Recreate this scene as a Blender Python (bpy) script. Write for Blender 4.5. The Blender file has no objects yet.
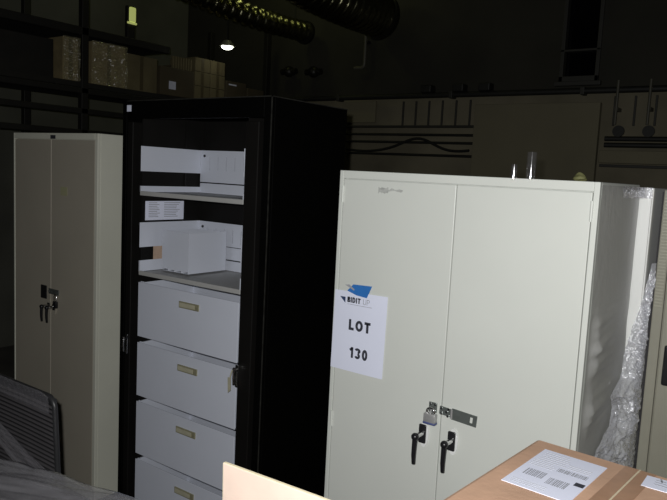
import bpy, bmesh, math, random
from mathutils import Vector, Matrix, noise
random.seed(7)
S = bpy.context.scene
C = S.collection
PI = math.pi
G = -.27          # floor level while building; everything is lifted and scaled to metres at the end
V = Vector

# ------------------------------------------------------------------ materials
def mat(name, col, rough=.5, metal=0, spec=.5, var=.06, vscale=6, bump=0, bscale=60, emit=None, estr=0, coat=0):
    m = bpy.data.materials.new(name); m.use_nodes = True
    nt = m.node_tree; b = nt.nodes['Principled BSDF']
    b.inputs['Roughness'].default_value = rough
    b.inputs['Metallic'].default_value = metal
    b.inputs['Specular IOR Level'].default_value = spec
    b.inputs['Coat Weight'].default_value = coat
    tc = nt.nodes.new('ShaderNodeTexCoord')
    n = nt.nodes.new('ShaderNodeTexNoise'); n.inputs['Scale'].default_value = vscale; n.inputs['Detail'].default_value = 6
    nt.links.new(tc.outputs['Object'], n.inputs['Vector'])
    r = nt.nodes.new('ShaderNodeValToRGB')
    r.color_ramp.elements[0].position = .3; r.color_ramp.elements[1].position = .7
    r.color_ramp.elements[0].color = [c*(1-var) for c in col]+[1]
    r.color_ramp.elements[1].color = [min(1, c*(1+var)) for c in col]+[1]
    nt.links.new(n.outputs['Fac'], r.inputs['Fac'])
    nt.links.new(r.outputs['Color'], b.inputs['Base Color'])
    if bump:
        n2 = nt.nodes.new('ShaderNodeTexNoise'); n2.inputs['Scale'].default_value = bscale; n2.inputs['Detail'].default_value = 4
        nt.links.new(tc.outputs['Object'], n2.inputs['Vector'])
        bp = nt.nodes.new('ShaderNodeBump'); bp.inputs['Strength'].default_value = bump; bp.inputs['Distance'].default_value = .01
        nt.links.new(n2.outputs['Fac'], bp.inputs['Height']); nt.links.new(bp.outputs['Normal'], b.inputs['Normal'])
    if emit:
        b.inputs['Emission Color'].default_value = list(emit)+[1]; b.inputs['Emission Strength'].default_value = estr
    return m

def film_mat(name, haze=.12, gloss=.55, rough=.14, tint=(.86, .87, .92), bscale=90, bstr=.5, clear=.96):
    m = bpy.data.materials.new(name); m.use_nodes = True
    nt = m.node_tree; nt.nodes.clear(); N = nt.nodes.new; L = nt.links.new
    out = N('ShaderNodeOutputMaterial'); tr = N('ShaderNodeBsdfTransparent'); gl = N('ShaderNodeBsdfGlossy'); df = N('ShaderNodeBsdfDiffuse')
    tr.inputs[0].default_value = (clear, clear, clear*.985, 1); gl.inputs['Color'].default_value = (.95, .95, 1, 1); gl.inputs['Roughness'].default_value = rough
    df.inputs['Color'].default_value = list(tint)+[1]
    tc = N('ShaderNodeTexCoord'); nz = N('ShaderNodeTexNoise'); nz.inputs['Scale'].default_value = bscale; nz.inputs['Detail'].default_value = 3
    bp = N('ShaderNodeBump'); bp.inputs['Strength'].default_value = bstr; bp.inputs['Distance'].default_value = .01
    L(tc.outputs['Object'], nz.inputs['Vector']); L(nz.outputs['Fac'], bp.inputs['Height'])
    L(bp.outputs['Normal'], gl.inputs['Normal']); L(bp.outputs['Normal'], df.inputs['Normal'])
    fr = N('ShaderNodeFresnel'); 
    geo = N('ShaderNodeNewGeometry'); io = N('ShaderNodeMath'); io.operation = 'MULTIPLY_ADD'; io.inputs[1].default_value = 1/1.5-1.5; io.inputs[2].default_value = 1.5
    L(geo.outputs['Backfacing'], io.inputs[0]); L(io.outputs[0], fr.inputs['IOR'])        # a thin sheet: the same from both sides
    mul = N('ShaderNodeMath'); mul.operation = 'MULTIPLY_ADD'; mul.inputs[1].default_value = gloss; mul.inputs[2].default_value = .05; mul.use_clamp = True
    L(fr.outputs[0], mul.inputs[0])
    m1 = N('ShaderNodeMixShader'); m1.inputs[0].default_value = haze; L(tr.outputs[0], m1.inputs[1]); L(df.outputs[0], m1.inputs[2])
    m2 = N('ShaderNodeMixShader'); L(mul.outputs[0], m2.inputs[0]); L(m1.outputs[0], m2.inputs[1]); L(gl.outputs[0], m2.inputs[2])
    L(m2.outputs[0], out.inputs['Surface'])
    return m

M = dict(
    white=mat('white_cabinet_enamel', (.64, .66, .62), .42, var=.025, vscale=3),
    white2=mat('white_rear_enamel', (.86, .87, .85), .4, spec=1, var=.02, vscale=3),
    beige=mat('beige_locker_enamel', (.29, .28, .225), .5, var=.05, vscale=4),
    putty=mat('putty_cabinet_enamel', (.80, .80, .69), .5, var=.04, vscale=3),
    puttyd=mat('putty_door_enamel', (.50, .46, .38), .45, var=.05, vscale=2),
    black=mat('black_cabinet_enamel', (.0012, .0012, .0011), .5, spec=.12, var=.15),
    edge=mat('black_edge_highlight', (.020, .0195, .017), .5, var=.5, vscale=30),
    blackin=mat('black_inner_enamel', (.008, .0075, .007), .55, spec=.15, var=.15),
    blackdoor=mat('black_door_edge', (.0065, .006, .0055), .45, spec=.3, var=.15),
    filewhite=mat('file_white_enamel', (.62, .65, .74), .5, var=.02, vscale=4),
    shelf=mat('shelf_grey_enamel', (.42, .42, .41), .5, var=.05, vscale=5),
    holder=mat('brass_label_frame', (.34, .32, .21), .4, metal=.3, var=.1, vscale=30),
    card=mat('aged_card', (.42, .40, .29), .8, var=.08, vscale=40),
    chrome=mat('chrome', (.62, .62, .62), .18, metal=1, var=.03),
    steel=mat('zinc_steel', (.19, .21, .20), .35, metal=.55, var=.12, vscale=40),
    steell=mat('laminated_lock_steel', (.50, .50, .50), .35, metal=.5, var=.1, vscale=50),
    bluebump=mat('lock_blue_bumper', (.07, .09, .22), .5),
    bright=mat('bright_plate_enamel', (.78, .79, .78), .25),
    lever=mat('black_lever', (.012, .012, .014), .3),
    escut=mat('black_plate', (.014, .014, .016), .35),
    paper=mat('white_paper', (.76, .79, .94), .85, var=.015, vscale=8),
    ink=mat('black_ink', (.03, .032, .045), .8, var=.02),
    greyink=mat('grey_ink', (.33, .34, .38), .8, var=.05),
    paleink=mat('pale_ink', (.50, .51, .55), .8, var=.05),
    blue=mat('logo_blue', (.022, .16, .50), .7, var=.04, vscale=30),
    dkblue=mat('logo_navy', (.03, .05, .12), .7),
    tape=mat('tape_residue', (.42, .43, .41), .9, var=.18, vscale=90),
    yellownote=mat('pale_yellow_note', (.46, .45, .27), .9, var=.05),
    tan=mat('tan_sticker', (.50, .36, .27), .85, var=.08, vscale=40),
    card1=mat('kraft_carton', (.56, .35, .235), .8, var=.10, vscale=10, bump=.08, bscale=80),
    card2=mat('pale_kraft_flap', (.56, .44, .37), .8, var=.05, vscale=20),
    parcel=mat('brown_parcel_tape', (.38, .215, .13), .28, var=.08, vscale=30),
    flute=mat('flap_cut_edge', (.62, .54, .38), .9, var=.1, vscale=120),
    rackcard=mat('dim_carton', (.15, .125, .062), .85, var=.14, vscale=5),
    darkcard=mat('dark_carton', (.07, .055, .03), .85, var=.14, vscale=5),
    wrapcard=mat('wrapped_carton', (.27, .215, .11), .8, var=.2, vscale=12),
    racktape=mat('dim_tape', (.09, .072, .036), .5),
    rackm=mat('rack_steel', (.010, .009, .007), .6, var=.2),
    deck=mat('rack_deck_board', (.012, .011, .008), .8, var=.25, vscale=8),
    foil=mat('foil_duct', (.30, .29, .18), .24, metal=1, var=.2, vscale=20, bump=.4, bscale=40),
    duct=mat('dull_duct', (.012, .0115, .008), .45, metal=.3, var=.3, vscale=12),
    pipe=mat('dark_pipe', (.012, .012, .01), .6, var=.2),
    pipel=mat('grey_pipe', (.085, .08, .06), .5, var=.15),
    cable=mat('dark_cable', (.008, .008, .007), .7),
    panel=mat('tan_wall_board', (.18, .162, .104), .8, var=.07, vscale=2),
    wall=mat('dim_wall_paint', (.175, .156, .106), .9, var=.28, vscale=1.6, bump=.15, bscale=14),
    wallup=mat('dark_upper_wall', (.028, .0265, .019), .9, var=.3, vscale=1.2),  # darker tone for the back wall above the pipe
    walll=mat('left_wall_paint', (.10, .10, .082), .9, var=.3, vscale=1.2),
    ceil=mat('dark_ceiling', (.014, .013, .010), .9, var=.3, vscale=1),
    conc=mat('concrete_floor', (.11, .105, .095), .75, var=.25, vscale=2, bump=.1, bscale=30),
    frame=mat('window_frame_paint', (.028, .027, .022), .6),
    glass=mat('dark_night_glass', (.002, .002, .003), .08, spec=.5, var=.01),
    lamp=mat('lit_lamp', (.9, .92, .8), .5, emit=(1, 1, .85), estr=6),
    lampg=mat('lit_tube', (.6, .7, .3), .5, emit=(.62, .66, .20), estr=.42),
    reflect=mat('lamp_enamel', (.2, .2, .16), .4),
    mesh=mat('black_chair_mesh', (.018, .018, .02), .6, var=.2, vscale=60),
    chairf=mat('charcoal_chair_frame', (.03, .03, .032), .4, var=.1),
    slat=mat('grey_chair_slat', (.085, .08, .085), .5, var=.1),
    bundle=mat('grey_packing', (.17, .165, .18), .6, var=.25, vscale=9),
    tube=mat('frosted_tube', (.30, .30, .34), .2, metal=.4, var=.1),
    lemon=mat('crumpled_yellow_wrap', (.20, .20, .085), .6, var=.15, vscale=60),
    rib=mat('beige_ribbed', (.36, .35, .28), .5, var=.05),
    gapshade=mat('gap_shade_dark', (.02, .018, .022), .7),
    film=film_mat('clear_film', .46, 2.2, .15, tint=(.80, .81, .88)),
    film2=film_mat('cling_film_side', .46, .35, .30, bscale=25, bstr=.25, clear=.66, tint=(.84, .84, .82)),
    filmw=film_mat('pallet_wrap', .22, 1.6, .26, tint=(.7, .62, .36), bscale=40),
    filmb=film_mat('bundle_film', .22, .9, .25, tint=(.62, .61, .66), bscale=30, bstr=.2),
    filmd=film_mat('stretch_film_dim', .16, .6, .25, tint=(.62, .60, .66), bscale=40),
)

# ------------------------------------------------------------------ mesh builder
class MB:
    def __init__(s): s.b = bmesh.new()
    def box(s, x0, x1, y0, y1, z0, z1, bev=0, seg=2, mx=None):
        r = bmesh.ops.create_cube(s.b, size=1)
        vs = r['verts']
        for v in vs:
            v.co = V(((x0+x1)/2+v.co.x*(x1-x0), (y0+y1)/2+v.co.y*(y1-y0), (z0+z1)/2+v.co.z*(z1-z0)))
            if mx: v.co = mx @ v.co
        if bev:
            es = list({e for v in vs for e in v.link_edges})
            bmesh.ops.bevel(s.b, geom=es, offset=bev, segments=seg, affect='EDGES', profile=.5)
        return s
    def cyl(s, p, q, r, n=20, r2=None, cap=True):
        p, q = V(p), V(q); d = q-p
        m = Matrix.Translation((p+q)/2) @ d.to_track_quat('Z', 'Y').to_matrix().to_4x4()
        bmesh.ops.create_cone(s.b, cap_ends=cap, segments=n, radius1=r, radius2=r if r2 is None else r2, depth=d.length, matrix=m)
        return s
    def sph(s, c, r, sc=(1, 1, 1), n=16):
        bmesh.ops.create_uvsphere(s.b, u_segments=n, v_segments=n//2+2, radius=r, matrix=Matrix.Translation(V(c)) @ Matrix.Diagonal(V(sc).to_4d()))
        return s
    def tube(s, pts, r, n=12, closed=False, cap=True):
        pts = [V(p) for p in pts]; rings = []
        rr = r if isinstance(r, (list, tuple)) else [r]*len(pts)
        up = None
        for i, p in enumerate(pts):
            a = pts[i-1] if (i > 0 or closed) else p
            b = pts[(i+1) % len(pts)] if (i < len(pts)-1 or closed) else p
            t = (b-a).normalized()
            if up is None:
                up = t.orthogonal().normalized()
            else:
                up = (up - t*up.dot(t)).normalized()
            w = t.cross(up)
            rings.append([s.b.verts.new(p+up*math.cos(2*PI*k/n)*rr[i]+w*math.sin(2*PI*k/n)*rr[i]) for k in range(n)])
        m = len(rings)
        for i in range(m if closed else m-1):
            A, B = rings[i], rings[(i+1) % m]
            for k in range(n):
                s.b.faces.new((A[k], A[(k+1) % n], B[(k+1) % n], B[k]))
        if cap and not closed:
            s.b.faces.new(rings[0][::-1]); s.b.faces.new(rings[-1])
        return s
    def prism(s, pts, d):                       # polygon extruded by vector d
        a = [s.b.verts.new(V(p)) for p in pts]; b = [s.b.verts.new(V(p)+V(d)) for p in pts]
        n = len(a); s.b.faces.new(a); s.b.faces.new(b[::-1])
        for i in range(n): s.b.faces.new((a[i], b[i], b[(i+1) % n], a[(i+1) % n]))
        return s
    def grid(s, nu, nv, fn):
        g = [[s.b.verts.new(fn(i/nu, j/nv)) for j in range(nv+1)] for i in range(nu+1)]
        for i in range(nu):
            for j in range(nv): s.b.faces.new((g[i][j], g[i+1][j], g[i+1][j+1], g[i][j+1]))
        return s
    def stroke(s, pts, w, mp, d, closed=False):
        """flat pen stroke of width w through 2D points; mp maps 2D to 3D, d extrudes"""
        pts = [Vector(p) for p in pts]; n = len(pts); L_, R_ = [], []
        for i, p in enumerate(pts):
            a = pts[i-1] if (i or closed) else None; b = pts[(i+1) % n] if (i < n-1 or closed) else None
            t0 = (p-a).normalized() if a is not None else (b-p).normalized()
            t1 = (b-p).normalized() if b is not None else t0
            n0 = Vector((-t0.y, t0.x)); n1 = Vector((-t1.y, t1.x)); m_ = (n0+n1).normalized()
            k_ = (w/2)/max(.4, m_.dot(n0)); L_.append(p+m_*k_); R_.append(p-m_*k_)
        for i in range(n if closed else n-1):
            j = (i+1) % n
            s.prism([mp(L_[i]), mp(L_[j]), mp(R_[j]), mp(R_[i])], d)
        return s
    def letters(s, body, h, centre, xd, zd, w, gap=.16, d=(0, .0005, 0)):
        """heavy sans capitals and digits, h tall, pen width w*h"""
        def arc(cx, cy, rx, ry, a0, a1, n=14): return [(cx+rx*math.cos(math.radians(a0+(a1-a0)*i/n)), cy+ry*math.sin(math.radians(a0+(a1-a0)*i/n))) for i in range(n+1)]
        q = w/2
        def glyph(c):
            if c == 'L': return .56, [([(q, 1), (q, q), (.56, q)], 0)]
            if c == 'O': return .80, [(arc(.40, .5, .40-q, .5-q, 0, 345, 30), 1)]
            if c == '0': return .58, [(arc(.29, .5, .29-q, .5-q, 0, 345, 30), 1)]
            if c == 'T': return .64, [([(0, 1-q), (.64, 1-q)], 0), ([(.32, 1-q), (.32, 0)], 0)]
            if c == '1': return .40, [([(.40-q, 0), (.40-q, 1)], 0), ([(.40-q, .93), (.03, .70)], 0)]
            if c == '3': return .57, [(arc(.27, .745, .22, .255-q, 165, -82), 0), (arc(.27, .285, .30-q, .285-q, 85, -165), 0)]
            if c == 'I': return w, [([(q, 0), (q, 1)], 0)]
            if c == 'B': return .62, [([(q, 0), (q, 1)], 0), ([(q, 1-q), (.34, 1-q)]+arc(.34, .755, .19, .245-q, 90, -90)+[(q, .51)], 0), ([(q, .51), (.36, .51)]+arc(.36, .27, .20, .27-q, 90, -90)+[(q, q)], 0)]
            if c == 'D': return .66, [([(q, 0), (q, 1)], 0), ([(q, 1-q), (.28, 1-q)]+arc(.28, .5, .38-q, .5-q, 90, -90)+[(q, q)], 0)]
            if c == 'U': return .64, [([(q, 1), (q, .30)]+arc(.32, .30, .32-q, .30-q, 180, 360)+[(.64-q, 1)], 0)]
            if c == 'P': return .58, [([(q, 0), (q, 1)], 0), ([(q, 1-q), (.34, 1-q)]+arc(.34, .72, .24-q, .28-q, 90, -90)+[(q, .44+q*.2)], 0)]
        gs = [glyph(c) for c in body]; tot = sum(g[0] for g in gs)+gap*(len(gs)-1); x = -tot/2
        o, X, Z = V(centre), V(xd).normalized(), V(zd).normalized()
        for wd_, st in gs:
            for pts, cl in st: s.stroke([(a+x, b-.5) for a, b in pts], w, lambda p: o+X*p.x*h+Z*p.y*h, d, closed=bool(cl))
            x += wd_+gap
        return s
    def build(s, name, m, parent=None, loc=None, smooth=False, flip=True):
        """coordinates are world; parent (an object with world location) or loc gives the origin"""
        o0 = V(loc) if loc is not None else (wloc(parent) if parent else V((0, 0, 0)))
        bmesh.ops.translate(s.b, verts=s.b.verts, vec=-o0)
        if flip: bmesh.ops.recalc_face_normals(s.b, faces=s.b.faces)
        me = bpy.data.meshes.new(name); s.b.to_mesh(me); s.b.free()
        me.materials.append(M[m] if isinstance(m, str) else m)
        if smooth:
            for p in me.polygons: p.use_smooth = True
            if smooth != 'all': me.set_sharp_from_angle(angle=math.radians(40))
        o = bpy.data.objects.new(name, me); C.objects.link(o)
        if parent: o.parent = parent; o.location = o0-wloc(parent)
        else: o.location = o0
        return o

def wloc(o):
    l = V((0, 0, 0))
    while o: l += o.location; o = o.parent
    return l

def tag(o, label, cat, group=None, kind=None):
    o['label'] = label; o['category'] = cat
    if group: o['group'] = group
    if kind: o['kind'] = kind
    return o
def thing(name, label, cat, loc, group=None):
    o = bpy.data.objects.new(name, None); o.empty_display_size = .1; C.objects.link(o); o.location = loc
    return tag(o, label, cat, group)
def struct(name, mb, m, **k):
    o = mb.build(name, m, **k); o['kind'] = 'structure'; return o
def copy_tree(o, parent=None):
    c = o.copy(); C.objects.link(c)
    if parent: c.parent = parent
    for ch in [x for x in bpy.data.objects if x.parent == o]: copy_tree(ch, c)
    return c

# ------------------------------------------------------------------ setting
WY = 6.4
struct('floor', MB().box(-7.4, 3, -3, WY+.2, G-.1, G), 'conc')
struct('ceiling', MB().box(-7.4, 3, -3, WY+.2, 4.6, 4.7), 'ceil')
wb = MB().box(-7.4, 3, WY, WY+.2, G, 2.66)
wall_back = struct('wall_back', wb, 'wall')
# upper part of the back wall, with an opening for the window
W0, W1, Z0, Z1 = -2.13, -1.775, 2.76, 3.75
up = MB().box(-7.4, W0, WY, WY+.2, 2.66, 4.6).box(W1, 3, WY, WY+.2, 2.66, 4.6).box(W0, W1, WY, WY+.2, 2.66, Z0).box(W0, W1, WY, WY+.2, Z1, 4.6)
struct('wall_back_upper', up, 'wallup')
struct('wall_left', MB().box(-7.4, -7.2, -3, WY, G, 4.6), 'walll')
struct('wall_right', MB().box(3, 3.2, -3, WY, G, 4.6), 'walll')
struct('wall_front', MB().box(-7.4, 3, -3.2, -3, G, 4.6), 'walll')
w = thing('window_1', 'dark night window high in the back wall', 'window', (W0, WY, Z0)); w['kind'] = 'structure'
fr = MB()
for a in ((W0, W0+.035, Z0, Z1), (W1-.035, W1, Z0, Z1), (W0, W1, Z0, Z0+.05), (W0, W1, Z1-.04, Z1), (W0, W1, 3.03, 3.05)):
    fr.box(a[0], a[1], WY-.02, WY+.06, a[2], a[3], .004)
fr.build('window_frame', 'frame', w)
MB().box(W0, W1, WY+.07, WY+.08, Z0, Z1).build('window_pane', 'glass', w)
MB().box(W0-.03, W1+.03, WY-.05, WY, Z0-.04, Z0, .005).build('window_sill', 'frame', w)
# ribs on the lower wall, either side of the board
k = 1
for x in [-3.78+.155*i for i in range(6)]+[-1.62, -1.45, -1.28, -1.11]:
    struct('trim_%d' % k, MB().box(x, x+.018, WY-.02, WY, 2.36, 2.62, .004), 'frame'); k += 1
struct('trim_%d' % k, MB().box(-4.5, -2.93, WY-.05, WY, 2.34, 2.365, .004), 'frame'); k += 1
struct('trim_%d' % k, MB().box(-1.69, -.4, WY-.09, WY, 2.03, 2.14, .006), 'panel'); k += 1
struct('trim_%d' % k, MB().box(-1.69, -.4, WY-.05, WY, 1.995, 2.02, .004), 'frame'); k += 1

# wall board
b = MB().box(-2.92, -1.72, WY-.07, WY-.005, G, 2.565, .006).build('wall_board', 'panel', loc=(-2.32, WY-.04, G))
tag(b, 'large plain tan board standing against the back wall', 'board')
b2 = MB().box(-4.52, -4.11, WY-.04, WY-.002, 2.395, 2.63, .006).build('wall_patch_board', 'panel', loc=(-4.3, WY, 2.4))
tag(b2, 'small pale board on the back wall beside the black cabinet top', 'board')

# pipes along the back wall
def pipe(name, pts, r, label, m='pipe', cat='pipe', group=None, n=12):
    o = MB().tube(pts, r, n).build(name, m, loc=pts[0], smooth=True); return tag(o, label, cat, group)
t = thing('wall_conduit', 'long dark pipe running along the back wall under the window', 'pipe', (-7, WY-.08, 2.665))
MB().cyl((-7.1, WY-.08, 2.665), (2.5, WY-.08, 2.665), .028).build('pipe_run', 'pipe', t, smooth=True)
for x in (-6, -4.6, -3.2, -1.9, -.6):
    MB().box(x, x+.04, WY-.11, WY, 2.63, 2.70, .006).build('bracket', 'frame', t)
for i, (x, l) in enumerate(((-3.46, 'left one of three dark junction boxes on the wall pipe'), (-3.10, 'middle one of three dark junction boxes on the wall pipe'), (-2.82, 'right one of three dark junction boxes on the wall pipe'))):
    tag(MB().box(x-.06, x+.06, WY-.12, WY-.002, 2.692, 2.77, .012).build('junction_box', 'pipe', loc=(x, WY-.08, 2.69)), l, 'junction box', 'junction boxes on the wall pipe')
for z, y0, l in ((2.27, -4.5, 'uppermost thin pipe behind the white cabinet top'), (2.19, -4.5, 'middle thin pipe behind the white cabinet top'), (2.06, -4.5, 'lowest thin pipe behind the white cabinet top')):
    tag(MB().cyl((y0, WY-.035, z), (-2.93, WY-.035, z-.005), .014).build('wall_pipe', 'pipe', loc=(y0, WY-.035, z), smooth=True), l, 'pipe', 'thin pipes left of the wall board')
pts = []
for i in range(41):
    u = i/40; x = -4.45+u*1.5
    pts.append((x, WY-.07, 2.10+.10*math.exp(-((u-.62)/.16)**2)-.02*math.sin(u*9)+.02*u))
pipe('wall_cable', pts, .014, 'dark sagging cable looped along the back wall', 'cable', 'cable')
for z, l in ((2.245, 'upper dark pipe right of the tan board'), (2.19, 'lower dark pipe right of the tan board')):
    tag(MB().cyl((-1.66, WY-.05, z), (.8, WY-.05, z), .022).build('wall_pipe', 'pipe', loc=(-1.66, WY-.05, z), smooth=True), l, 'pipe', 'pipes right of the wall board')
for x, l in ((-1.549, 'left round knob fitting right of the tan board'), (-1.303, 'right round knob fitting right of the tan board')):
    t = thing('pipe_valve', l, 'valve', (x, WY, 2.31), 'round fittings right of the board')
    MB().cyl((x, WY-.002, 2.31), (x, WY-.05, 2.31), .03).build('valve_body', 'pipe', t, smooth=True)
    MB().cyl((x, WY-.05, 2.31), (x, WY-.07, 2.31), .05).build('valve_wheel', 'pipe', t, smooth=True)
for x, l in ((-1.568, 'left thin upright grey conduit crossing the wall pipe'), (-1.306, 'right thin upright grey conduit crossing the wall pipe')):
    tag(MB().cyl((x, WY-.13, 2.36), (x, WY-.13, 2.74), .012).box(x-.015, x+.015, WY-.13, WY, 2.48, 2.51).build('upright_conduit', 'pipel', loc=(x, WY-.13, 2.36), smooth=True), l, 'conduit', 'upright conduits right of the board')

# ducts under the ceiling
def duct(name, p, q, r, label, m, pitch=.07, amp=.018):
    p, q = V(p), V(q); n = int((q-p).length/pitch*4); pts = []; rr = []
    for i in range(n+1):
        u = i/n; c = p.lerp(q, u)+V((.02*math.sin(u*11), 0, .025*math.sin(u*7)))
        pts.append(c); rr.append(r+amp*math.cos(i*PI/2)+.008*noise.noise(c*3))
    root = thing(name, label, 'duct', tuple(p))
    MB().tube(pts, rr, 28).build('duct_hose', m, root, smooth='all')
    for u in (.03, .97):
        c = p.lerp(q, u); d = (q-p).normalized()*.02; MB().cyl(c-d, c+d, r+.03, 28).build('clamp_ring', 'duct', root, smooth=True)
    for u in (.2, .6, .9):
        c = p.lerp(q, u); MB().cyl((c.x, c.y, c.z+r*.9), (c.x, c.y, 4.6), .008, 8).build('hanger', 'pipe', root)
duct('flexible_duct', (-5.06, 3.7, 3.45), (-5.03, 6.3, 3.40), .10, 'thin silvery flexible duct running back under the ceiling', 'foil', .11)
duct('flexible_duct', (-4.12, 4.0, 3.62), (-4.0, 6.25, 3.47), .21, 'wide silvery flexible duct nearest the middle of the ceiling', 'foil', .09)
t = thing('drain_pipe', 'grey pipe with a hooked elbow hanging below the ducts', 'pipe', (-4.27, 6.34, 2.99))
MB().tube([(-4.27, 6.34, 4.55), (-4.27, 6.34, 3.04), (-4.275, 6.34, 3.005), (-4.30, 6.34, 2.99), (-4.40, 6.34, 2.99)], .018).build('pipe_run', 'pipel', t, smooth=True)
MB().box(-4.30, -4.24, 6.33, WY, 3.25, 3.28, .004).build('bracket', 'pipe', t)
for x, z, l in ((-5.32, 2.99, 'left round black valve on the wall below the ducts'), (-4.95, 2.97, 'right round black valve on the wall below the ducts')):
    t = thing('wall_valve', l, 'valve', (x, 6.32, z), 'valves on the wall below the ducts')
    MB().sph((x, 6.31, z), .065).cyl((x-.11, 6.31, z), (x+.11, 6.31, z), .035).build('valve_body', 'duct', t, smooth=True)
    MB().cyl((x, 6.31, z), (x, WY, z), .03).build('stem', 'duct', t, smooth=True)

# hanging lit lamp and the lit tube
t = thing('hanging_lamp', 'small lit dome lamp hanging above the rack cartons', 'lamp', (-5.28, 5.24, 3.06))
MB().cyl((-5.28, 5.24, 3.09), (-5.28, 5.24, 3.15), .085, 28, .04).build('lamp_shade', 'reflect', t, smooth=True)
MB().sph((-5.28, 5.24, 3.088), .062, (1, 1, .5)).build('bulb', 'lamp', t, smooth=True)
MB().cyl((-5.28, 5.24, 3.15), (-5.28, 5.24, 4.6), .006, 8).build('cord', 'cable', t)
t = thing('lit_lamp', 'small yellow-green lit lamp above the rack cartons', 'lamp', (-5.5, 4.21, 3.0))
MB().box(-5.52, -5.50, 4.170, 4.245, 3.15, 3.285, .012).box(-5.525, -5.505, 4.155, 4.26, 3.13, 3.15, .006).build('diffuser', 'lampg', t)
MB().box(-5.57, -5.525, 4.165, 4.25, 3.002, 3.30, .006).build('lamp_housing', 'rackm', t)

# ------------------------------------------------------------------ pallet rack with cartons on the left
RX = -5.5
t = thing('pallet_rack', 'dark two level pallet rack loaded with cartons behind the cabinets', 'rack', (RX-.5, 4.3, G))
for y in (2.55, 3.70, 6.15):
    for x in (RX, RX-.95):
        MB().box(x-.06, x, y-.035, y+.035, G, 3.5, .006).build('post', 'rackm', t)
for z in (2.45, 2.27, 2.08):
    MB().box(RX-.055, RX, 2.55, 6.15, z-.03, z+.02, .005).build('beam', 'rackm', t)
MB().box(RX-.055, RX, 2.55, 4.66, 2.93, 3.0, .005).build('beam', 'rackm', t)
MB().box(RX-.95, RX-.005, 2.55, 6.15, 2.475, 2.52).build('shelf', 'deck', t)
MB().box(RX-.95, RX-.005, 2.55, 4.66, 2.94, 2.995).build('shelf', 'deck', t)

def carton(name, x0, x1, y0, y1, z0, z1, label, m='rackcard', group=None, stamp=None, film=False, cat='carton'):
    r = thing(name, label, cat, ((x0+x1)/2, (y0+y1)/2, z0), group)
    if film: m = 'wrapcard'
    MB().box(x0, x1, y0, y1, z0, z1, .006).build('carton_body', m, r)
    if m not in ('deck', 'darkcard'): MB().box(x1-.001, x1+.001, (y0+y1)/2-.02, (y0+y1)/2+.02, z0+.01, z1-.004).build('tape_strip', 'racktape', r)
    if stamp:
        a = stamp; MB().box(x1, x1+.0015, a[0], a[1], a[2], a[3]).build('address_label', 'paper', r)
    if film:
        def f(u, v):
            p = V((x1+.012, y0-.01+u*(y1-y0+.02), z0+v*(z1-z0+.004)))
            p.x += .016*noise.noise(p*13)+.024*abs(noise.noise(V((p.y*14, p.z*40, 3))))+.010*abs(noise.noise(p*55))
            return p
        MB().grid(40, 60, f).build('film_wrap', 'filmw', r, flip=False)
    return r
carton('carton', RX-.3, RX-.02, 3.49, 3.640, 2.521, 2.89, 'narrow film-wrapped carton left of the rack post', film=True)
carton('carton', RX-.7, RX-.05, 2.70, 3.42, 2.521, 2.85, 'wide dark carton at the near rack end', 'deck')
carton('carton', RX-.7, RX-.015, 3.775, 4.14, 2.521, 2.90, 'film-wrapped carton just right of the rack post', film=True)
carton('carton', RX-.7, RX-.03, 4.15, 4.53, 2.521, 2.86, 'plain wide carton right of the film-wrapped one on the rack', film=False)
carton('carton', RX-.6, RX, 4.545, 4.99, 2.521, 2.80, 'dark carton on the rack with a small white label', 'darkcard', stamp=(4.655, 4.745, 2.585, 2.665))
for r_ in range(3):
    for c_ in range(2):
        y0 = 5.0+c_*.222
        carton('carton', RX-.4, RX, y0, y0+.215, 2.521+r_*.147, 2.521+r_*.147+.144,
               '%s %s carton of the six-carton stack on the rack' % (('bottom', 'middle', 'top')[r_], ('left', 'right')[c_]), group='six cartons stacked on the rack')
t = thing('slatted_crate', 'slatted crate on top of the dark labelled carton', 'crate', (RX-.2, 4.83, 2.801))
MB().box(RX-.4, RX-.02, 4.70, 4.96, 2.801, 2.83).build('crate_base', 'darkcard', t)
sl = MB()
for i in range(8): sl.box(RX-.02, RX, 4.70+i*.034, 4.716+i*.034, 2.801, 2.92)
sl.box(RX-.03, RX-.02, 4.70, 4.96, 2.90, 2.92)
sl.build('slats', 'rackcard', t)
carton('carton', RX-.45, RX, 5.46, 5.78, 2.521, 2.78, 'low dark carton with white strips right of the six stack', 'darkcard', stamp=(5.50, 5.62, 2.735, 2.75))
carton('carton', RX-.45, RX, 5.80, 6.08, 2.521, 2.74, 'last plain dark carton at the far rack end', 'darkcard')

# ------------------------------------------------------------------ putty two-door cabinet, far left
def steel_cabinet_doors(): pass
LX0, LX1, LY, LH, LD = -4.387, -3.468, 2.419, 1.981, .46
t = thing('storage_cabinet', 'tall putty grey two-door steel cabinet at far left', 'cabinet', ((LX0+LX1)/2, LY+LD/2, G))
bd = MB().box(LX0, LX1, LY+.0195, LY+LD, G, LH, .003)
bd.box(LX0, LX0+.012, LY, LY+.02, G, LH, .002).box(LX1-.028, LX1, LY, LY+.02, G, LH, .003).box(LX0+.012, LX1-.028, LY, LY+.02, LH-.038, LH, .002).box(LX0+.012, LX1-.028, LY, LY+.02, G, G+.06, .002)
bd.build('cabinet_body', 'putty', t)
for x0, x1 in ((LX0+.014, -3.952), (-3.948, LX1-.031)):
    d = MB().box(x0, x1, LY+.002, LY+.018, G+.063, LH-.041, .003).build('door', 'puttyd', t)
MB().box(-3.955, -3.900, LY-.002, LY, 1.945, 1.968, .001).build('nameplate', 'ink', t)
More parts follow.
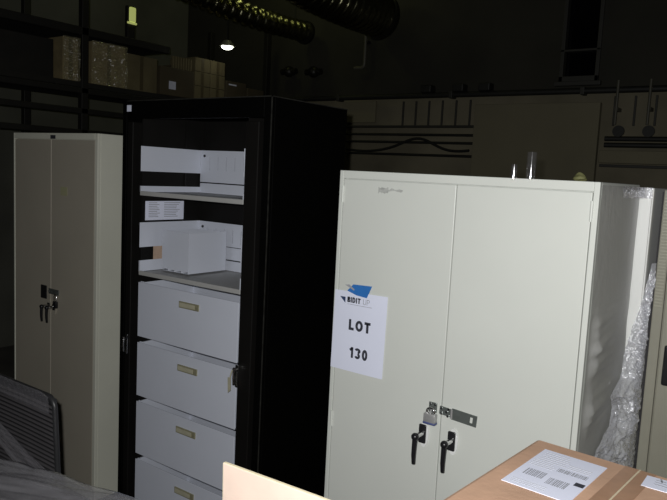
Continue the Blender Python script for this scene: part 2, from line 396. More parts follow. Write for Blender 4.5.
def handle(root, x, z, y, bright=True, h=.066):
    """oval back plate, black escutcheon, chrome shaft and a drop lever"""
    ov = [(x+.005+.0175*math.cos(2*PI*k/28), y, z-.002+.045*math.sin(2*PI*k/28)) for k in range(28)]
    hd = MB().prism(ov, (0, -.004, 0)).build('handle', 'bright' if bright else 'puttyd', root)
    MB().box(x-.0135, x+.0135, y-.009, y-.004, z-h/2, z+h/2, .004, 2).build('plate', 'escut', hd)
    MB().cyl((x, y-.008, z+.002), (x-.003, y-.048, z+.001), .0095, 16).build('shaft', 'chrome', hd, smooth=True)
    zz = z+.001
    lv = MB().sph((x-.003, y-.052, zz), .0135)
    lv.tube([(x-.003, y-.052, zz), (x-.003, y-.054, zz-.035), (x-.004, y-.053, zz-.065), (x-.004, y-.050, zz-.095)], [.0095, .0085, .0080, .0065], 14)
    lv.build('lever', 'lever', hd, smooth=True)
    return hd
MB().box(-4.055, -3.990, LY-.006, LY+.001, .925, 1.012, .003).build('lock_plate', 'escut', t)
handle(t, -3.963, .885, LY, False, h=.04); handle(t, -3.905, .885, LY, False, h=.04)
h = MB().box(-3.965, -3.855, LY-.006, LY+.001, .965, 1.0, .002)
for x in (-3.955, -3.93, -3.87): h.cyl((x, LY-.010, .982), (x, LY-.004, .982), .006, 10)
h.build('hasp', 'steel', t)
p = thing('padlock', 'small dark padlock hanging on the putty cabinet hasp', 'padlock', (-3.868, LY-.02, .885))
MB().box(-3.885, -3.851, LY-.028, LY-.008, .885, .930, .005).build('lock_body', 'lever', p, smooth=True)
MB().tube([(-3.880+.024*0, LY-.018, .928), (-3.880, LY-.018, .960), (-3.874, LY-.018, .972), (-3.868, LY-.018, .975), (-3.862, LY-.018, .972), (-3.856, LY-.018, .960), (-3.856, LY-.018, .928)], .0038, 10).build('shackle', 'chrome', p, smooth=True)
n_ = MB().box(-3.842, -3.772, LY-.0015, LY-.0003, 1.599, 1.652, mx=None).build('sticky_note', 'yellownote', loc=(-3.807, LY, 1.6))
tag(n_, 'faded pale yellow note stuck on the putty cabinet door', 'note')

# ------------------------------------------------------------------ black file cabinet
BX0, BX1, BY, BD, BH = -2.785, -1.835, 2.08, .525, 2.113
t = thing('file_cabinet', 'tall black open-front file cabinet with white drawers', 'cabinet', ((BX0+BX1)/2, BY+BD/2, G))
BK = 2.47
b = MB().box(BX0, BX0+.018, BY+.02, BY+BD, G, BH, .003).box(BX1-.018, BX1, BY+.02, BY+BD, G, BH, .003)
b.box(BX0+.018, BX1-.018, BY+.02, BY+BD-.012, BH-.02, BH).box(BX0+.018, BX1-.018, BY+BD-.012, BY+BD, G, BH).box(BX0+.018, BX1-.018, BY+.02, BY+BD-.012, G, G+.07)
b.box(BX0, BX0+.03, BY, BY+.02, G, BH, .002).box(BX1-.04, BX1, BY, BY+.02, G, BH, .002)
b.box(BX0+.03, BX1-.04, BY, BY+.02, BH-.085, BH, .002).box(BX0+.03, BX1-.04, BY, BY+.02, G, G+.075, .002)
b.build('cabinet_body', 'black', t)
MB().box(-2.664, -2.658, BY+.02, BK+.02, G+.08, 2.05).box(-1.978, -1.972, BY+.02, BK+.02, G+.08, 2.05).box(-2.664, -1.972, BK+.014, BK+.022, G+.08, 2.05).build('inner_liner', 'blackin', t)
MB().box(BX0+.03, BX1, BY-.0015, BY+.003, BH-.003, BH+.001).box(BX1-.003, BX1+.0015, BY-.0015, BY+BD, BH-.003, BH+.001).box(BX1-.0025, BX1+.0015, BY-.0015, BY+.0025, G+.01, BH+.001).build('edge_highlight', 'edge', t)  # pale strips: highlight along the black edges put in as colour
def rdoor(x0, x1, zx, tagged):
    d = MB().box(x0, x1, BY-.006, BY+.50, G+.085, BH-.10, .003).build('receding_door', 'blackdoor', t)
    l = MB().box(zx-.008, zx+.008, BY-.016, BY-.006, .885, .985, .003).cyl((zx, BY-.016, .965), (zx, BY-.03, .965), .011, 14)
    l.tube([(zx, BY-.03, .972), (zx, BY-.032, .93), (zx, BY-.03, .90)], .0055, 10)
    l.build('latch', 'chrome', d, smooth=True)
    if tagged:
        k = MB().tube([(zx-.006, BY-.034, .965), (zx-.014, BY-.036, .94), (zx-.018, BY-.036, .92)], .0028, 8)
        k.prism([(zx-.028, BY-.037, .93), (zx-.010, BY-.038, .93), (zx-.008, BY-.038, .875), (zx-.024, BY-.037, .862)], (0, -.002, 0))
        k.build('key_tag', 'card', d)
rdoor(-2.738, -2.70, -2.714, False); rdoor(-1.968, -1.895, -1.965, True)
MB().box(-2.752, -2.722, BY-.002, BY, 2.062, 2.092).build('nameplate', 'paper', t)
MB().box(-2.6575, -2.656, 2.121, 2.37, 1.547, 1.64).box(-2.656, -2.6555, 2.13, 2.18, 1.56, 1.63).build('instruction_sticker', 'paper', t)
pr = MB()
for i in range(9): pr.box(-2.656, -2.6554, 2.14, 2.19+.03*random.random(), 1.562+i*.0085, 1.565+i*.0085)
for i in range(9): pr.box(-2.656, -2.6554, 2.235, 2.31+.03*random.random(), 1.562+i*.0085, 1.565+i*.0085)
pr.build('sticker_print', 'greyink', t)
MB().box(-2.6575, -2.656, 2.174, 2.247, 1.352, 1.421).build('tan_sticker', 'tan', t)
MB().box(-2.657, -2.652, 2.362, 2.37, 1.30, 2.05).build('shelf_standard', 'blackdoor', t)
# shelves
for z in (1.672, 1.288):
    s = MB().box(-2.655, -1.981, BY+.012, BK, z, z+.010).box(-2.655, -1.981, BY+.006, BY+.014, z-.004, z+.017, .002)
    s.build('shelf', 'shelf', t)
# white side and back file rails
for z0, zt, zg0, zg1 in ((1.684, 1.902, 1.713, 1.783), (1.300, 1.538, 1.354, 1.418)):
    MB().box(-2.654, -2.651, 2.087, BK, zg1, zt, .001).box(-2.654, -2.651, 2.087, BK, z0, zg0, .001).box(-2.656, -2.648, 2.087, 2.094, z0, zg0).build('side_rail', 'filewhite', t)
    MB().box(-1.985, -1.982, 2.087, BK, zg1, zt, .001).box(-1.985, -1.982, 2.087, BK, z0, zg0, .001).build('side_rail', 'filewhite', t)
    bp = MB(); y0, y1 = BK-.006, BK-.003
    xs = [-2.583+.0595*i for i in range(10)]
    za, zb = z0+.05, z0+.056
    zc = (z0+.118, z0+.1215) if z0 < 1.5 else None
    s0, s1 = zt-.10, zt-.03
    bp.box(-2.650, -1.986, y0, y1, s1, zt).box(-2.650, -1.986, y0, y1, zb, zc[0] if zc else s0).box(-2.650, -1.986, y0, y1, z0, za)
    if zc: bp.box(-2.650, -1.986, y0, y1, zc[1], s0)
    e = -2.650
    for x in xs:
        bp.box(e, x-.0018, y0, y1, s0, s1); e = x+.0018
    bp.box(e, -1.986, y0, y1, s0, s1)
    bp.build('back_panel', 'filewhite', t)
    MB().cyl((-2.62, y0, s1+.002), (-2.62, y0-.004, s1+.002), .007, 10).build('rivet', 'escut', t)
# four drawers
PITCH = .297
dr = MB(); zb, zt = .984, 1.250
dr.box(-2.650, -1.982, BY+.002, BY+.008, zb, zt, .0015).box(-2.650, -2.644, BY+.008, BK-.03, zb, zt-.004).box(-1.988, -1.982, BY+.008, BK-.03, zb, zt-.004)
dr.box(-2.650, -1.982, BK-.036, BK-.03, zb, zt-.004).box(-2.650, -1.982, BY+.008, BK-.03, zb, zb+.006)
dr.box(-2.640, -2.622, BY+.008, BY+.014, zt-.03, zt+.004)
d0 = dr.build('drawer', 'filewhite', t)
hl = MB().box(-2.352, -2.222, BY-.004, BY+.002, 1.172, 1.2025, .0015).build('label_holder', 'holder', d0)
cd = MB().box(-2.346, -2.246, BY-.006, BY-.004, 1.178, 1.197).build('label_card', 'card', d0)
kids = [hl, cd]
for i in range(1, 5):
    c = d0.copy(); C.objects.link(c); c.location = d0.location+V((0, 0, -PITCH*i))
    for q in kids:
        qc = q.copy(); C.objects.link(qc); qc.parent = c
# four file dividers standing on the lower shelf
dv = None
for i, (x, l) in enumerate(((-2.415, 'rightmost and most visible white divider plate on the lower shelf'), (-2.462, 'second white divider from the right on the lower shelf'),
                            (-2.509, 'third white divider from the right on the lower shelf'), (-2.556, 'leftmost white divider plate on the lower shelf'))):
    if dv is None:
        mb = MB().box(x-.0015, x+.0015, 2.183, 2.432, 1.3065, 1.503, .001).box(x-.0460, x+.0015, 2.183, 2.186, 1.316, 1.503).box(x-.038, x-.012, 2.183, 2.20, 1.3065, 1.309)
        dv = mb.build('file_divider', 'filewhite', loc=(x, 2.3, 1.3065)); o = dv
    else:
        o = dv.copy(); C.objects.link(o); o.location = (x, 2.3, 1.3065)
    tag(o, l, 'divider', 'white file dividers on the lower shelf')

# ------------------------------------------------------------------ white two-door cabinet
WX0, WX1, FY, WD, WH = -1.443, -.529, 2.023, .50, 1.83
t = thing('storage_cabinet', 'white two-door steel cabinet with the lot paper on it', 'cabinet', ((WX0+WX1)/2, FY+WD/2, G))
b = MB().box(WX0, WX1, FY+.0215, FY+WD, G, WH, .0025)
b.box(WX0, WX0+.016, FY, FY+.022, G, WH, .002).box(WX1-.017, WX1, FY, FY+.022, G, WH, .002).box(WX0+.016, WX1-.017, FY, FY+.022, WH-.028, WH, .0015).box(WX0+.016, WX1-.017, FY, FY+.022, G, G+.07, .0015)
b.build('cabinet_body', 'white', t)
MID = -.977
doors = []
for x0, x1 in ((WX0+.018, MID-.0012), (MID+.0012, WX1-.0195)):
    doors.append(MB().box(x0, x1, FY+.001, FY+.020, G+.073, WH-.0305, .0025).build('door', 'white', t))
hg = MB()
for x in (WX0+.017, WX1-.018):
    for z in (1.745, .90, -.02):
        hg.cyl((x, FY-.001, z-.03), (x, FY-.001, z+.03), .0045, 10)
        hgb = hg
        hg.build('hinge', 'white', t, smooth=True); hg = MB()
handle(t, -1.038, .947, FY); handle(t, -.929, .950, FY)
# hasp: hinge leaf, long strap with slot, staple plate
hp = MB()
def hbox(u0, u1, w0, w1, y0, y1):
    """box in the strap's own frame, strap tilted a little down to the right"""
    a = math.radians(-3.5); o = V((-.982, 0, 1.045))
    mx = Matrix.Translation(o) @ Matrix.Rotation(-a, 4, 'Y')
    hp.box(u0, u1, y0, y1, w0, w1, .0008, 1, mx=mx)
hbox(.0, .044, -.014, .014, FY-.003, FY+.001)
hbox(.046, .112, -.019, .019, FY-.0055, FY-.001); hbox(.112, .122, .010, .019, FY-.0055, FY-.001); hbox(.112, .122, -.019, -.010, FY-.0055, FY-.001); hbox(.122, .136, -.019, .019, FY-.0055, FY-.001)
hasp = hp.build('hasp', 'steel', t)
MB().cyl((-.936, FY-.005, 1.026), (-.936, FY-.005, 1.058), .004, 12).build('knuckle', 'steell', hasp, smooth=True)
sc_ = MB()
for x, z in ((-.974, 1.052), (-.974, 1.034), (-.955, 1.043), (-.948, 1.055), (-.95, 1.030)): sc_.cyl((x, FY-.0055, z), (x, FY-.0025, z), .0042, 12)
sc_.build('screws', 'chrome', hasp, smooth=True)
st = MB().box(-1.022, -.992, FY-.003, FY+.001, 1.030, 1.064, .001).build('staple_plate', 'steel', t)
MB().tube([(-1.007, FY, 1.040), (-1.007, FY-.014, 1.040), (-1.007, FY-.02, 1.036), (-1.007, FY-.02, 1.030), (-1.007, FY-.014, 1.026), (-1.007, FY, 1.026)], .0035, 10).build('staple', 'steell', st, smooth=True)
sc_ = MB()
for x, z in ((-1.016, 1.058), (-.998, 1.058), (-.998, 1.036)): sc_.cyl((x, FY-.0055, z), (x, FY-.0025, z), .004, 12)
sc_.build('screws', 'chrome', st, smooth=True)
PX, PY = -1.007, FY-.017
p = thing('padlock', 'silver laminated padlock with blue base on the white cabinet', 'padlock', (PX, PY, .993))
MB().box(PX-.022, PX+.022, PY-.011, PY+.011, .999, 1.030, .004).build('lock_body', 'steell', p, smooth=True)
MB().box(PX-.0232, PX+.0232, PY-.012, PY+.012, .992, 1.001, .004).build('bumper', 'bluebump', p, smooth=True)
MB().tube([(PX-.014, PY, 1.028), (PX-.014, PY, 1.036)]+[(PX-.014*math.cos(a), PY, 1.036+.012*math.sin(a)) for a in (PI*k/8 for k in range(1, 8))]+[(PX+.014, PY, 1.036), (PX+.014, PY, 1.028)], .0036, 12).build('shackle', 'chrome', p, smooth=True)
tr = MB()
def rough_strip(x0, x1, z0, z1, n=9, seed=0):
    rnd = random.Random(seed)
    top = [(x0+(x1-x0)*i/n, FY-.0002, z1-.006*rnd.random()) for i in range(n+1)]
    bot = [(x0+(x1-x0)*i/n, FY-.0002, z0+.006*rnd.random()) for i in range(n, -1, -1)]
    tr.prism(top+bot, (0, .0022, 0))
rough_strip(-1.275, -1.235, 1.755, 1.779, seed=1); rough_strip(-1.235, -1.178, 1.762, 1.776, seed=2)
tr.build('tape_residue', 'tape', t)

# lot paper
sg = thing('lot_paper', 'white paper reading LOT 130 taped on the white cabinet', 'sign', (-1.325, FY-.0015, 1.25))
MX = Matrix.Translation((-1.325, 0, 1.25)) @ Matrix.Rotation(math.radians(.3), 4, 'Y') @ Matrix.Translation((1.325, 0, -1.25))
def wavy(u, v):
    p = MX @ V((-1.4405+u*.2275+.003*v, 0, 1.098+v*(.294+.004*u))); p.y = FY-.0022-.0022*math.sin(u*3.0)*(.4+.6*abs(v-.5)*2)*.7
    return p
pm = MB().grid(16, 16, wavy); pp = pm.build('paper_sheet', 'paper', sg)
so = pp.modifiers.new('thick', 'SOLIDIFY'); so.thickness = .0003
PYF = FY-.0042
XD = MX.to_3x3() @ V((1, 0, 0)); ZD = MX.to_3x3() @ V((0, 0, 1))
MB().letters('LOT', .0400, (-1.3205, PYF, 1.272), XD, ZD, .25, .17).build('lot_word', 'ink', sg)
MB().letters('130', .0400, (-1.319, PYF, 1.170), XD, ZD, .225, .20).build('lot_number', 'ink', sg)
lg = MB().prism([(-1.382, PYF, 1.395), (-1.357, PYF, 1.421), (-1.277, PYF, 1.424), (-1.296, PYF, 1.379), (-1.34, PYF, 1.383)], (0, .0018, 0)).build('logo_emblem', 'blue', sg)
MB().prism([(-1.392, PYF-.0006, 1.416), (-1.374, PYF-.0006, 1.419), (-1.350, PYF-.0006, 1.404), (-1.352, PYF-.0006, 1.399), (-1.378, PYF-.0006, 1.410)], (0, .0006, 0)).build('swoosh', 'greyink', lg)
MB().prism([(-1.412, PYF, 1.371), (-1.388, PYF, 1.371), (-1.388, PYF, 1.349)], (0, .0005, 0)).build('logo_wing', 'dkblue', sg)
MB().letters('BIDIT', .0200, (-1.3505, PYF, 1.3635), XD, ZD, .24, .12).build('logo_word', 'ink', sg)
MB().letters('UP', .0200, (-1.2965, PYF, 1.3632), XD, ZD, .10, .16).build('logo_word', 'greyink', sg)
MB().box(-1.378, -1.272, PYF, PYF+.0005, 1.346, 1.3475).build('tagline', 'greyink', sg)

# things on top of the white cabinet
for x, zt_, r_, l in ((-.935, 1.882, .011, 'short clear tube standing on the white cabinet top'), (-.872, 1.928, .017, 'taller clear tube standing on the white cabinet top')):
    o = MB().cyl((x, 2.40, WH+.0005), (x, 2.40, zt_), r_, 24, cap=True).cyl((x, 2.40, (WH+zt_)/2), (x, 2.40, (WH+zt_)/2+.004), r_*1.06, 24)
    mtu = film_mat('clear_tube_%d' % int(r_*1000),   .05, .10, .06, tint=(.4, .4, .45), bscale=10, bstr=.05)
    o = o.build('clear_tube', mtu, loc=(x, 2.40, WH), smooth=True); tag(o, l, 'tube', 'clear tubes on the cabinet top')
lm = MB().sph((-.697, 2.40, WH+.015), .021, (1.0, .9, .75), 20)
for v in lm.b.verts:
    v.co += (v.co-V((-.697, 2.40, WH+.015)))*.5*noise.noise(v.co*60)
    v.co.z = max(v.co.z, WH+.0005)
tag(lm.build('crumpled_wrap', 'lemon', loc=(-.697, 2.4, WH), smooth=True), 'small crumpled pale yellow wrapper on the white cabinet top', 'wrapper')

# ------------------------------------------------------------------ rear white cabinet and beige locker at right
t = thing('storage_cabinet', 'second white cabinet standing close behind the front one', 'cabinet', (-.94, 2.8, G))
MB().box(-1.40, -.489, 2.562, 3.02, G, 1.822, .004).build('cabinet_body', 'white2', t)
MB().box(-1.385, -.95, 2.553, 2.561, G+.07, 1.80, .002).build('door', 'white2', t)
MB().box(-.945, -.493, 2.553, 2.561, G+.07, 1.795, .002).build('door', 'white2', t)

LBX = -.463
t = thing('beige_locker', 'beige steel cabinet with black pull at the right edge', 'cabinet', (0.0, 2.85, G))
b = MB().box(LBX, .45, 2.618, 3.08, G, 1.818, .003).box(LBX, LBX+.034, 2.60, 2.6185, G, 1.818, .003).box(LBX+.034, .45, 2.60, 2.6185, 1.79, 1.818, .003)
b.build('cabinet_body', 'beige', t)
MB().box(LBX-.006, LBX+.001, 2.604, 3.0, G, 1.81).build('side_shade', 'gapshade', t)  # dark strip: shade of the gap beside the locker put into its colour
d = MB().box(LBX+.038, -.02, 2.601, 2.617, G+.06, 1.786, .003).build('door', 'beige', t)
MB().box(-.410, -.384, 2.585, 2.601, 1.13, 1.275, .008, 3).build('handle', 'lever', d)
rb = MB()
for i in range(34): rb.box(LBX+.004, LBX+.031, 2.597, 2.600, 1.405+i*.0115, 1.405+i*.0115+.0075, .001, 1)
rb.build('ribbed_strip', 'rib', t)

# ------------------------------------------------------------------ clear film hanging in the gap
def lerp(a, b, t): return a+(b-a)*t
def interp(tab, z):
    for (z0, a), (z1, b_) in zip(tab, tab[1:]):
        if z <= z0 and z >= z1: return lerp(a, b_, (z0-z)/(z0-z1))
    return tab[-1][1] if z < tab[-1][0] else tab[0][1]
YL = [(1.56, 2.548), (1.40, 2.535), (1.29, 2.50), (1.16, 2.46), (1.12, 2.34), (1.08, 2.38), (1.02, 2.36), (.97, 2.22), (.86, 2.17), (.60, 2.15)]
XL = [(1.56, -.470), (1.45, -.482), (1.36, -.498), (1.29, -.515), (.60, -.518)]
XR = [(1.56, -.466), (.60, -.470)]
def crease(p, s): return abs(noise.noise(p*s))*2-.5
def hang(u, v):
    z = lerp(1.56, .60, v)
    a = V((interp(XL, z), interp(YL, z), z)); c = V((interp(XR, z), 2.59, z))
    p = a.lerp(c, u)
    bul = math.sin(u*PI)*(.010+.02*v)
    q = V((u*.14, p.z, u*.05+2))
    d_ = .013*crease(q, 12)+.009*crease(q+V((3, 1, 0)), 34)+.006*crease(q+V((0, 5, 0)), 90)
    p += V((.9, -.45, 0)).normalized()*(bul+d_*min(1, 8*v)*(.35+.9*math.sin(u*PI)))
    p.z += .006*noise.noise(q*20)
    return p
fl = thing('plastic_film', 'crumpled clear plastic film hanging right of the white cabinet', 'plastic film', (-.49, 2.5, .60))
MB().grid(70, 200, hang).build('hanging_sheet', 'film', fl, flip=False)
def side(u, v):
    y = lerp(2.030, 2.515, u); z = lerp(1.822, .40, v)
    r_ = min(1, max(0, (y-2.040)/.062)); r_ = r_*r_*(3-2*r_)
    if y > 2.10: r_ = max(0, 1-(y-2.10)/.34)
    w_ = .025*r_*(math.exp(-((z-1.33)/.085)**2)+.85*math.exp(-((z-1.13)/.06)**2))
    q = V((y*2.5, z*10, 4))
    x = -.5275+.002+w_*(.85+.6*noise.noise(V((y*3, z*38, 0))))+(.0035 if z < 1.45 else .0012)*(.5+noise.noise(q))
    return V((max(x, -.5282), y, z))
MB().grid(60, 200, side).build('clinging_sheet', 'film2', fl, smooth='all', flip=False)
def topf(u, v):
    p = V((-.5255+.012*u, lerp(2.28, 2.56, u), lerp(1.822, 1.785, v)))
    if u > .9: p.x = lerp(-.515, -.490, (u-.9)/.1); p.y = 2.535
    q = V((p.y*2, p.z*3, 7)); p.x += .004*abs(noise.noise(q*9))+.003*abs(noise.noise(q*26))
    return p
MB().grid(60, 14, topf).build('top_strip', 'film', fl, flip=False)

# ------------------------------------------------------------------ foreground cartons
def frect(x0, x1, y0, y1, z, rot, c):
    mx = Matrix.Translation(V(c)) @ Matrix.Rotation(rot, 4, 'Z') @ Matrix.Translation(-V(c)); return mx
t = thing('carton', 'brown sealed carton with a white shipping label at lower right', 'carton', (-.27, 1.2, .78))
CZT = 1.2
KC = V((-.497, 1.598, CZT)); KM = Matrix.Translation(KC) @ Matrix.Rotation(math.radians(-4.4), 4, 'Z')
# carton frame: origin back-left top corner, +x along the back edge, -y toward the viewer
def kb(mb, x0, x1, y0, y1, z0, z1, bev=0): mb.box(x0, x1, y0, y1, z0, z1, bev, 2, mx=KM)
mb = MB(); kb(mb, -.014, .226, -.70, .003, -.42, 0, .010); kb(mb, .2285, .42, -.70, 0, -.42, 0, .006); kb(mb, 0, .42, -.69, -.004, -.41, -.004); mb.build('carton_body', 'card1', t)
mb = MB(); kb(mb, .196, .261, -.695, -.006, -.0005, .0008); kb(mb, .196, .261, .003, .0042, -.07, -.006); mb.build('tape_strip', 'parcel', t)
mb = MB(); kb(mb, .2255, .229, -.695, -.006, .0008, .0016); mb.build('tape_seam', 'flute', t)
def on_top(x, y, z=0): return KM.inverted() @ V((x, y, CZT+z))
LBL = [on_top(-.492, 1.319), on_top(-.468, 1.543), on_top(-.328, 1.547), on_top(-.356, 1.317)]
lo, lx = LBL[1], (LBL[2]-LBL[1]); lw_, lh_ = .142, .228
LM = KM @ Matrix.Translation((.029, -.053, .0)) @ Matrix.Rotation(math.radians(.5), 4, 'Z')
def lb(mb, u0, u1, v0, v1, h0=.0014, h1=.0018): mb.box(u0*lw_, u1*lw_, -v1*lh_, -v0*lh_, h0, h1, mx=LM)
mb = MB(); lb(mb, 0, 1, 0, 1, .0002, .0014); lab = mb.build('shipping_label', 'paper', t)
rnd = random.Random(5)
mb = MB()
for i in range(6): v = .06+i*.045; lb(mb, .08, .30+.25*rnd.random(), v, v+.012)
for i in range(4): v = .33+i*.04; lb(mb, .05, .35+.1*rnd.random(), v, v+.011)
mb.build('address_print', 'paleink', lab)
mb = MB()
for i in range(3): lb(mb, .55, .9, .22+i*.04, .232+i*.04)
mb.build('header_print', 'paleink', lab)
mb = MB()
for i in range(3): lb(mb, .08, .6, .93-i*.035, .94-i*.035)
mb.build('footer_print', 'paleink', lab)
def bars(u0, u1, v0, v1, seed):
    r2 = random.Random(seed); u = u0; b_ = MB()
    while u < u1:
        w_ = .006+.014*r2.random(); lb(b_, u, min(u+w_, u1), v0, v1); u += w_+.006+.012*r2.random()
    b_.build('barcode', 'greyink', lab)
bars(.47, .92, .36, .45, 1); bars(.12, .42, .56, .72, 2); bars(.50, .80, .62, .78, 3)
mb = MB(); lb(mb, .84, .98, .55, .63); mb.build('print_block', 'ink', lab)
LM2 = KM @ Matrix.Translation((.247, -.024, 0)) @ Matrix.Rotation(math.radians(4), 4, 'Z')
mb = MB().box(0, .10, -.062, 0, .0002, .0014, mx=LM2); l2 = mb.build('small_label', 'paper', t)
mb = MB()
for i in range(3): mb.box(.02, .04+.02*i, -.015-.012*i, -.012-.012*i, .0014, .0018, mx=LM2)
mb.box(.024, .028, -.03, -.01, .0014, .0018, mx=LM2 @ Matrix.Rotation(.3, 4, 'Z'))
mb.build('label_print', 'greyink', l2)
o = carton('carton', -.54, .02, .90, 1.52, G, .775, 'plain carton under the sealed labelled carton', 'card1')

t = thing('carton', 'open pale carton with one upright flap at the bottom centre', 'carton', (-.58, .68, .60))
mb = MB()
X0, X1, Y0, Y1, ZA, ZB, T = -.822, -.475, .50, .85, .60, 1.06, .006
mb.box(X0, X0+T, Y0, Y1, ZA, ZB).box(X1-T, X1, Y0, Y1, ZA, ZB).box(X0, X1, Y0, Y0+T, ZA, ZB).box(X0, X1, Y1-T, Y1, ZA, ZB).box(X0, X1, Y0, Y1, ZA, ZA+T)
mb.build('carton_body', 'card2', t)
FM = Matrix.Translation((X0, Y1, ZB)) @ Matrix.Rotation(math.radians(-1.5), 4, 'Y')
mb = MB().box(.0, .36, -T, 0, 0, .230, .0012, 2, mx=FM); fp = mb.build('flap', 'card2', t)
mb = MB().box(0.001, .359, -T+.0005, -.0005, .230, .2312, mx=FM).box(-.0008, 0.0002, -T+.0005, -.0005, 0, .230, mx=FM); mb.build('cut_edge', 'flute', fp)
FM2 = Matrix.Translation((X1, 0, ZB)) @ Matrix.Rotation(math.radians(115), 4, 'Y')
mb = MB().box(-.0, T, Y0, Y1, -.0, .17, .001, 2, mx=FM2); mb.build('flap', 'card2', t)
FM3 = Matrix.Translation((0, Y0, ZB)) @ Matrix.Rotation(math.radians(120), 4, 'X')
mb = MB().box(X0, X1, -T, 0, 0, .15, .001, 2, mx=FM3); mb.build('flap', 'card2', t)
carton('carton', -.85, -.46, .48, .79, G, .597, 'plain carton under the open pale carton', 'card1')

# ------------------------------------------------------------------ film-wrapped chair, lower left
CX, CY = -2.622, 1.45
t = thing('office_chair', 'film-wrapped dark office chair with slatted back at lower left', 'chair', (CX, CY+.27, G))
def bk(x, z): return V((x, CY-.05*(z-.70), z))
def rrect(w, z0, z1, r, n=8):
    P = []
    for cx, cz, a0 in ((w/2-r, z1-r, 0), (-w/2+r, z1-r, 90), (-w/2+r, z0+r, 180), (w/2-r, z0+r, 270)):
        for k in range(n+1):
            a = math.radians(a0+90*k/n); P.append((CX+cx+r*math.cos(a), cz+r*math.sin(a)))
    return P
MB().tube([bk(x, z) for x, z in rrect(.60, .30, .905, .045)], .011, 12, closed=True).build('back_frame', 'chairf', t, smooth=True)
MB().grid(20, 14, lambda u, v: bk(CX-.29+.58*u, .31+.585*v)+V((0, .012, 0))).build('back_mesh', 'mesh', t, smooth='all').modifiers.new('thick', 'SOLIDIFY').thickness = .004
for i in range(30):
    z = .325+i*.0185
    MB().tube([bk(CX-.285, z), bk(CX-.1, z+.002), bk(CX+.1, z+.002), bk(CX+.285, z)], .0055, 8).build('back_slat', 'slat', t, smooth=True)
MB().box(CX-.25, CX+.25, CY+.05, CY+.42, .08, .16, .03, 4).build('seat', 'mesh', t, smooth=True)
MB().tube([(CX, CY+.02, .36), (CX, CY+.02, .15), (CX, CY+.06, .075), (CX, CY+.2, .075)], .02).build('back_bracket', 'chairf', t, smooth=True)
MB().cyl((CX, CY+.27, G+.10), (CX, CY+.27, .09), .028).build('gas_column', 'chairf', t, smooth=True)
for k in range(5):
    a = 2*PI*k/5+.3; e = V((CX+.28*math.cos(a), CY+.27+.28*math.sin(a), G+.085))
    l = MB().tube([(CX, CY+.27, G+.12), e], [.026, .016]).build('leg', 'chairf', t, smooth=True)
    MB().cyl(e+V((-.015, 0, -.055)), e+V((.015, 0, -.055)), .03).cyl(e+V((0, 0, -.05)), e, .009).build('caster', 'chairf', l, smooth=True)
# stretch film: a band over the top edge and a pleated diagonal band across the slats
def topband(u, v):
    x = CX-.315+.600*u; r_ = max(0, (u-.88)/.12); zt = .921-.012*r_*r_
    if v < .25: z = zt-.03*(1-v/.25); y = CY+.02-.035*v/.25
    else:
        w_ = (v-.25)/.75; z = lerp(zt, .852-.012*u, w_); y = CY-.016
    q = V((x*1.5, z*14, 1)); y -= .006*abs(noise.noise(q*2))
    return bk(x, z)+V((0, y-CY, 0))
MB().grid(50, 30, topband).build('film_band', 'filmd', t, smooth='all', flip=False)
def diag(u, v):
    x = CX-.31+.615*u
    z = lerp(.80, .595, u)-lerp(.02, .155, u*.3+.55)*v
    q = V((u*.8, v*9, 5)); y = CY-.022-.016*abs(noise.noise(q))-.010*abs(noise.noise(q*2.7))
    return bk(x, z)+V((0, y-CY, 0))
MB().grid(60, 60, diag).build('film_band', 'filmd', t, smooth='all', flip=False)

# film-wrapped bundle in front of the chair
BM = Matrix.Translation((-2.37, 1.24, 0)) @ Matrix.Rotation(math.radians(13), 4, 'Z')
t = thing('wrapped_bundle', 'grey film-wrapped bundle in front of the slatted chair', 'bundle', tuple(BM @ V((.2, -.3, G))))
mb = MB().box(-.42, .62, -.62, -.005, G, .68, .04, 4)
for v in mb.b.verts: v.co = BM @ v.co
mb.build('packed_core', 'bundle', t, smooth=True)
def bfilm(u, v):
    x = lerp(-.43, .63, u); s = v
    if s < .12: y, z = .012, lerp(.56, .698, s/.12)
    else: y, z = lerp(.012, -.63, (s-.12)/.88), .700
    q = V((x*1.6, (y-x*.12)*10, 2))
    d_ = .020*abs(noise.noise(q*1.3))+.014*abs(noise.noise(q*2.9+V((4, 0, 0))))+.012*(.5+noise.noise(V((x*4, y*3, 1))))
    if s < .12: y += d_*.5+.004
    if s >= .08: z += d_
    return BM @ V((x, y, z))
MB().grid(130, 110, bfilm).build('film_wrap', 'filmb', t, smooth='all', flip=False)

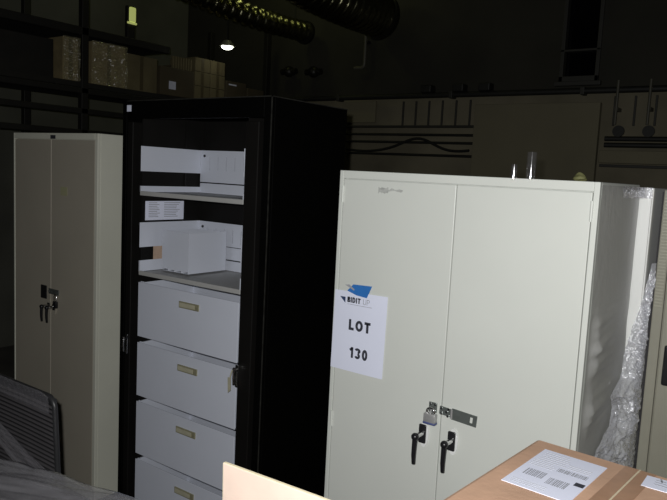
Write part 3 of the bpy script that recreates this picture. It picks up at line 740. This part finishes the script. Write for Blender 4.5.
# ------------------------------------------------------------------ camera and light
f_, pitch, roll, yaw = 678.56, .11185, .04987, .94699
d = V((-math.cos(yaw)*math.cos(pitch), math.sin(yaw)*math.cos(pitch), -math.sin(pitch)))
r = d.cross(V((0, 0, 1))).normalized(); u = r.cross(d)
r2 = r*math.cos(roll)+u*math.sin(roll); u2 = u*math.cos(roll)-r*math.sin(roll)
cam = bpy.data.cameras.new('camera'); cam.sensor_width = 36; cam.lens = f_*36/667; cam.clip_start = .05
co = bpy.data.objects.new('camera', cam); C.objects.link(co)
mx = Matrix((r2, u2, -d)).transposed().to_4x4(); mx.translation = (0, 0, 1.816); co.matrix_world = mx
S.camera = co
# the camera's own flash, a hand's width left of and above the lens
fl_ = bpy.data.lights.new('camera_flash', 'SPOT'); fl_.energy = 181; fl_.color = (1, 1, .985); fl_.shadow_soft_size = .014
fl_.spot_size = math.radians(165); fl_.spot_blend = 1
fo = bpy.data.objects.new('camera_flash', fl_); C.objects.link(fo)
fo.matrix_world = Matrix.Translation(V((0, 0, 1.816))-r2*.045+u2*.05+d*.0) @ mx.to_3x3().to_4x4()
# overhead warehouse lamps beyond the frame top, faint and yellow-green, catching the ducts
for loc, e in (((-5.3, 5.5, 4.35), 4.0), ((-4.3, 6.0, 4.35), 3.0)):
    L_ = bpy.data.lights.new('ceiling_lamp', 'POINT'); L_.energy = e; L_.color = (.85, .9, .35); L_.shadow_soft_size = .12
    o = bpy.data.objects.new('ceiling_lamp', L_); C.objects.link(o); o.location = loc
wd = bpy.data.worlds.new('world'); S.world = wd; wd.use_nodes = True
wd.node_tree.nodes['Background'].inputs[0].default_value = (.9, 1, .8, 1); wd.node_tree.nodes['Background'].inputs[1].default_value = .002
S.view_settings.view_transform = 'Standard'; S.view_settings.look = 'None'; S.view_settings.gamma = 1; S.view_settings.exposure = 0
# lift the floor to zero and bring the scene to metres
K = .87
for o in list(bpy.data.objects):
    if o.parent is None:
        o.location = (o.location-V((0, 0, G)))*K
        if o.type in ('MESH', 'EMPTY'): o.scale = o.scale*K
        if o.type == 'LIGHT': o.data.energy *= K*K; o.data.shadow_soft_size *= K
